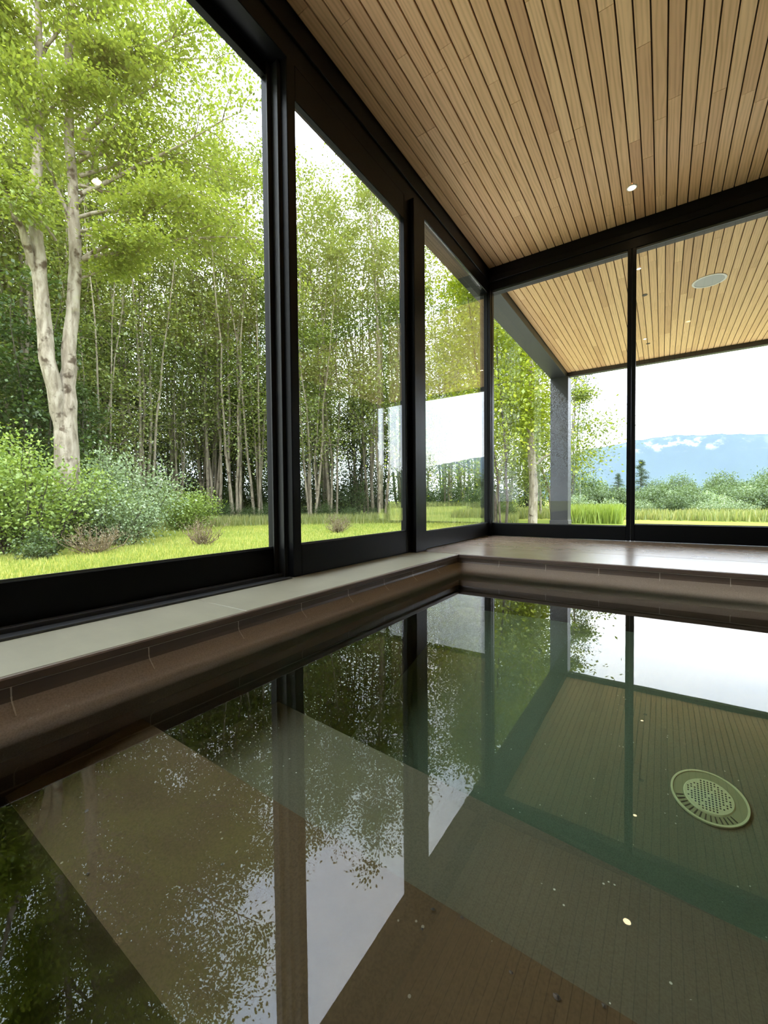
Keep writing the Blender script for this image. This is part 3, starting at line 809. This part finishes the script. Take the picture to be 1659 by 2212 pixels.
# far left dark backing, where the wood closes in
band(-150, 260, 95, 14, 18, (5, 0), 'c', .7, 1.0)

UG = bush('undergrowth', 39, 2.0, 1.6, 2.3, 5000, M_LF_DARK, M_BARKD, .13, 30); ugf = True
def under(x0, x1, step, d0, d1, s0, s1):
    global ugf
    x = x0
    while x < x1:
        d = rr.uniform(d0, d1); p = at(x, 1100, d); s_ = rr.uniform(s0, s1)
        if ugf: o = UG; ugf = False; o.location = (p.x, p.y, ZG); o.scale = (s_,)*3
        else: o = dup(UG, (p.x, p.y, ZG), rr.uniform(0, 6.28), s_)
        tag(o, *GR['d']); x += step*rr.uniform(.7, 1.3)
under(-120, 1120, 62, 22, 26, .6, 1.0)
under(-120, 1200, 85, 29, 36, .9, 1.4)
under(330, 1120, 48, 17.5, 20, .22, .42)
for px, d in ((1690, 74), (1760, 70), (1820, 72), (1880, 66), (1950, 70), (2020, 66), (2100, 62), (2180, 60), (2290, 56), (2400, 52)):
    p = at(px, 1100, d); put(rr.choice((0, 1, 2)), p.x, p.y, rr.uniform(0, 6), rr.uniform(.36, .48), 'e')

t = forest_tree('small_leafy_tree', 67, 6.4, 2, .06, .12, 9500, M_LF_FOR, M_BARK2, bl=1.35, lsize=.11)
p = at(1212, 1100, 16.0); t.location = (p.x, p.y, ZG-.02); tag(t, 'small leafy tree directly behind the outer post, its sprays showing against the white sky', 'tree')
for x, y in ((-13, -3), (-16, -7), (-12, -10), (-18, -12), (-10, -15), (-14, -18), (-19, -19), (-8, -20), (-11, -24), (-5, -25), (-21, -3), (-15, -25), (-7, -11)):
    put(rr.choice((0, 1, 2, 3)), x, y, rr.uniform(0, 6), rr.uniform(.85, 1.1), 'f')

# ------------------------------------------------------------------ trees outside the far window
t = forest_tree('tall_leafy_tree', 61, 13, 1, .19, .12, 22000, M_LF_GOLD, M_BARK, bl=2.6, lsize=.13)
p = at(1150, 1100, 14.6); t.location = (p.x, p.y, ZG-.02); tag(t, 'tall straight-trunked tree with yellow-green leaves left of the outer post', 'tree')
t = forest_tree('thin_stemmed_tree', 63, 9, 3, .06, .15, 16000, M_LF_GOLD, M_BARKD, bl=2.0, lsize=.12)
p = at(1092, 1100, 13.0); t.location = (p.x, p.y, ZG-.02); tag(t, 'thin dark-stemmed tree with yellow-green leaves beside the tall trunk', 'tree')
t = forest_tree('thin_stemmed_tree', 64, 11, 3, .09, .08, 18000, M_LF_FOR, M_BARK2, bl=1.9)
p = at(1160, 1100, 20.0); t.location = (p.x, p.y, ZG-.02); tag(t, 'bushy tree standing behind the outer post, leaves spilling past it on the right', 'tree')
t = forest_tree('thin_stemmed_tree', 65, 12, 3, .1, .1, 17000, M_LF_FOR, M_BARK2, bl=2.6)
p = at(1060, 1100, 19.0); t.location = (p.x, p.y, ZG-.02); tag(t, 'leafy tree just behind the corner of the glass room', 'tree')

# ------------------------------------------------------------------ bushes on the lawn edge
def place(o, px, d, label, cat='bush', rz=0, group=None, s=1):
    p = at(px, 1100, d); o.location = (p.x, p.y, ZG); o.rotation_euler[2] = rz; o.scale = (s, s, s); tag(o, label, cat, group); return o
place(bush('leafy_bush', 31, 1.7, 1.0, 1.75, 15000, M_LF_BUSH, M_BARKD, .075, 60), 60, 9.0, 'broad bright green bush in front of the twin-stemmed tree', rz=1.9)
place(bush('leafy_bush', 37, 1.3, 1.0, 2.3, 9000, M_LF_BUSH, M_BARKD, .08, 40), -60, 10.2, 'tall green bush at the left edge of the nearest window', rz=.6)
place(bush('pale_leaved_bush', 32, 1.5, 1.1, 1.95, 13000, M_LF_PALE, M_BARKD, .08, 55), 265, 11.2, 'silvery pale-leaved bush right of the twin-stemmed tree', rz=.4)
place(bush('pale_leaved_bush', 38, 1.1, .9, 1.2, 7000, M_LF_PALE, M_BARKD, .06, 35), 225, 9.3, 'lower pale green bush spilling onto the lawn', rz=.4)
place(bush('small_green_bush', 33, 1.1, .9, 1.35, 7000, M_LF_BUSH, M_BARKD, .08, 35), 395, 13.5, 'mid green bush between the pale bush and the thin forest stems', rz=.3)
place(bush('small_green_bush', 34, .38, .35, .38, 2600, M_LF_DARK, M_BARKD, .05, 16), 78, 7.9, 'small dark green bush at the foot of the broad bright bush')
place(twig_bush('withered_shrub', 41, .52, .50, 34, 1100), 203, 8.05, 'withered low shrub with curved twigs at the foot of the bushes', 'shrub')
place(twig_bush('withered_shrub', 42, .42, .55, 34, 600), 440, 8.4, 'withered goblet-shaped shrub alone on the lawn', 'shrub')
place(twig_bush('withered_shrub', 43, .34, .48, 34, 1400), 728, 10.6, 'small greyish shrub on the lawn outside the second window', 'shrub')

# ------------------------------------------------------------------ grasses
def blades(name, P, h, w, r, m, label, lean=.35):
    n = len(P); hh = h*r.uniform(.5, 1.3, n); a = r.uniform(0, 6.28, n)
    B = np.stack([np.cos(a), np.sin(a), np.zeros(n)], 1)*(w*.5*r.uniform(.6, 1.3, n))[:, None]
    a2 = r.uniform(0, 6.28, n); Ln = np.stack([np.cos(a2), np.sin(a2), np.zeros(n)], 1)*(hh*lean*r.uniform(.2, 1, n))[:, None]
    up_ = np.zeros((n, 3)); up_[:, 2] = hh
    V = np.empty((n, 4, 3)); V[:, 0] = P-B; V[:, 1] = P+B; V[:, 2] = P+up_*.98+Ln+B*.2; V[:, 3] = P+up_+Ln-B*.2
    V[:, 2] = V[:, 2]
    o = np_mesh(name, V.reshape(-1, 3), np.arange(n*4).reshape(n, 4), m, rnd=r.uniform(0, 1, n))
    tag(o, label, 'grass', kind='stuff'); return o
def scatter(x0, x1, d0, d1, n, r):
    px = r.uniform(x0, x1, n); u = r.uniform(0, 1, n); d = d0*(d1/d0)**u
    R0 = np.array(rt)[None]*((px-W/2)/F)[:, None]+np.array(fw)[None]; R0[:, 2] = 0; R0 /= np.linalg.norm(R0, axis=1, keepdims=True)
    P = R0*d[:, None]; P[:, 2] = ZG; return P
r = np.random.RandomState(77)
P = scatter(-60, 1100, 4.6, 16, 90000, r); P = P[P[:, 0] < -2.2]
blades('lawn_grass', P, .055, .012, r, M_GRASS, 'short mown yellow-green grass of the lawn')
P = scatter(-60, 1120, 14.5, 19, 22000, r); P = P[P[:, 0] < -2.2]
blades('tall_grass', P, .27, .03, r, M_TALL, 'unmown taller grass along the foot of the wood')
P = scatter(1232, 1345, 15, 19, 5000, r); P = P[(P[:, 1] > 9.5)]
blades('meadow_grass', P, .5, .035, r, M_LUSH, 'lush bright green growth beyond the terrace')
P = scatter(1050, 1900, 18, 40, 26000, r)
blades('meadow_grass', P, .30, .05, r, M_TALL, 'tall pale meadow grass in front of the distant shrubs')
P = scatter(840, 1060, 15, 22, 6000, r)
blades('tall_grass', P, .6, .04, r, M_TALL, 'tall grass seen low through the third side window')

# ------------------------------------------------------------------ distant meadow shrubs and trees
def conifer(name, seed, h, rad, n):
    r = np.random.RandomState(seed); root = empty(name); T = Tubes(); T.add(np.array([[0, 0, -.1], [0, 0, h*.5], [0, 0, h]]), [h*.02, h*.012, .01], 6)
    LC = []; LD = []
    k = 0
    while k < 70:
        t = .08+.9*k/70; a = r.uniform(0, 6.28); ln = rad*(1-t)**.85*r.uniform(.7, 1.15)
        d = (math.cos(a), math.sin(a), -.12); B = branch_poly((0, 0, h*t), d, ln, r, 4, -.05, .05); T.add(B, [.03, .025, .02, .014, .006], 3)
        m_ = int(n/70); u = r.uniform(.1, 1.05, m_); bb = np.stack([np.interp(u, np.linspace(0, 1, 5), B[:, q]) for q in range(3)], 1)
        o_ = r.normal(0, 1, (m_, 3))*np.array([.22, .22, .12])*(h/8); LC.append(bb+o_); LD.append(o_+np.array(d)); k += 1
    C = np.vstack(LC); D = np.vstack(LD); T.build('trunk', M_BARKD, root); leaves(C, D, .22*h/8, r, .5, 1.6, .1, 'foliage', M_LF_CON, root); return root
place(conifer('spruce', 51, 5.6, 2.4, 5600), 1335, 88, 'dark spiky conifer left of the window mullion', 'conifer')
place(conifer('spruce', 52, 8.2, 3.0, 5600), 1384, 92, 'dark conifer rising right of the window mullion', 'conifer')
MS = [bush('meadow_shrub', 71, 3.2, 2.8, 3.6, 4200, M_LF_FAR, M_BARKD, .30, 30), bush('meadow_shrub', 72, 3.0, 2.8, 5.2, 4600, M_LF_FAR, M_BARKD, .34, 30),
      bush('meadow_shrub', 73, 2.2, 2.0, 2.2, 3200, M_LF_PALE, M_BARKD, .22, 26)]
first = [True]*3
def ms(v, px, d, s, label, group=None):
    if first[v]: o = MS[v]; first[v] = False
    else: o = dup(MS[v], (0, 0, 0))
    place(o, px, d, label, 'shrub', rr.uniform(0, 6), group, s)
ms(1, 1562, 75, .82, 'rounded green tree standing tallest in the meadow, right of the mullion')
ms(1, 1465, 120, 1.2, 'greyish rounded tree between the conifer and the tallest green one')
ms(1, 1655, 95, 1.0, 'dark green tree at the right edge of the far window')
ms(0, 1250, 60, 1.2, 'dense green shrub right beside the outer post, under the leafy tree')
g = ('shrub in the far meadow below the ridge', 'shrubs in the far meadow')
for px, d, v, s in [(1290, 75, 0, .8), (1330, 60, 2, 1), (1375, 55, 2, 1.05), (1400, 48, 0, .75), (1440, 52, 2, 1.0), (1470, 62, 0, .9), (1500, 55, 0, .8), (1530, 48, 2, .9),
                    (1560, 52, 0, .8), (1590, 60, 0, 1.0), (1620, 55, 2, 1.2), (1650, 60, 0, 1.1), (1690, 66, 0, 1.2), (1740, 62, 0, 1.2), (1800, 60, 0, 1.1), (1870, 64, 0, 1.3),
                    (1260, 40, 2, .75), (1310, 44, 2, .7), (1350, 40, 2, .6), (1420, 38, 2, .55), (1500, 36, 2, .45), (1580, 38, 2, .5), (1640, 36, 2, .5), (1230, 50, 0, 1.0),
                    (1960, 60, 0, 1.3), (2080, 60, 1, 1.0), (2200, 60, 0, 1.4), (2360, 55, 1, 1.0), (2560, 50, 0, 1.3), (2800, 45, 1, .9), (3100, 42, 0, 1.2)]:
    ms(v, px, d, s*(.72 if px < 1900 else 1), g[0], g[1])
for px in (1200, 1240, 1290, 1350, 1420, 1480, 1540, 1610, 1680, 1760, 1850, 1950, 2100, 2300, 2600):
    ms(1, px+rr.uniform(-15, 15), 130, rr.uniform(.75, 1.1), 'blurred tree in the low line of trees at the foot of the ridge', 'tree line at the foot of the ridge')

for px, d, s_ in ((1252, 27, .42), (1285, 29, .38), (1320, 25, .33), (1348, 28, .36), (1385, 24, .30), (1420, 27, .36), (1455, 23, .26), (1490, 26, .32), (1525, 24, .28), (1562, 27, .34),
                  (1600, 24, .28), (1635, 26, .33), (1675, 25, .33), (1720, 27, .4), (1780, 26, .4), (1850, 27, .4)):
    ms(rr.choice((0, 2)), px, d, s_*1.1, 'low shrub at the near edge of the meadow beyond the terrace', 'low shrubs at the near edge of the meadow')
# haze between the meadow and the ridge
m, nt, o = mat('valley_haze')
vs = nt.nodes.new('ShaderNodeVolumeScatter'); vs.inputs['Color'].default_value = (.50, .66, 1, 1); vs.inputs['Density'].default_value = 6.2e-4; vs.inputs['Anisotropy'].default_value = .2
L(nt, vs.outputs[0], o.inputs['Volume'])
b = MB(); b.box(-500, 900, 150, 515, ZG+.3, 170); hz = b.build('valley_haze', m); tag(hz, 'thin bluish haze hanging in front of the ridge', 'haze', kind='stuff')

# ------------------------------------------------------------------ sky and light
w = bpy.data.worlds.new('sky'); sc.world = w; w.use_nodes = True; nt = w.node_tree; nt.nodes.clear()
out = nt.nodes.new('ShaderNodeOutputWorld'); bg = nt.nodes.new('ShaderNodeBackground'); L(nt, bg.outputs[0], out.inputs[0])
tc = nt.nodes.new('ShaderNodeTexCoord'); sp = nt.nodes.new('ShaderNodeSeparateXYZ'); L(nt, tc.outputs['Generated'], sp.inputs[0])
zz = mathn(nt, 'MAXIMUM', sp.outputs[2], 0.0)
mp = nt.nodes.new('ShaderNodeMapping'); mp.inputs['Scale'].default_value = (1, 1, 2.6); L(nt, tc.outputs['Generated'], mp.inputs[0])
cl = noise(nt, mp.outputs[0], 2.4, 5, .55, .3)
col = ramp(nt, cl, [(.3, (.68, .80, 1.0)), (.5, (.88, .94, 1.06)), (.66, (1.04, 1.07, 1.14))])
L(nt, col, bg.inputs[0])
L(nt, mathn(nt, 'MULTIPLY_ADD', zz, 6.4, 3.9), bg.inputs[1])
sun = bpy.data.lights.new('sun', 'SUN'); sun.energy = 2.2; sun.angle = math.radians(25); sun.color = (1, .95, .85)
so = bpy.data.objects.new('sun', sun); link(so); so.rotation_euler = (math.radians(38), math.radians(28), 0)

vsn = sc.view_settings
sc.display_settings.display_device = 'sRGB'
vsn.view_transform = 'Standard'; vsn.look = 'None'; vsn.exposure = 0; vsn.gamma = 1; vsn.use_curve_mapping = False
cy = sc.cycles
cy.max_bounces = 7; cy.diffuse_bounces = 4; cy.glossy_bounces = 4; cy.transmission_bounces = 4; cy.transparent_max_bounces = 24; cy.volume_bounces = 1
cy.caustics_reflective = True; cy.caustics_refractive = False
cy.sample_clamp_indirect = 4; cy.use_denoising = True
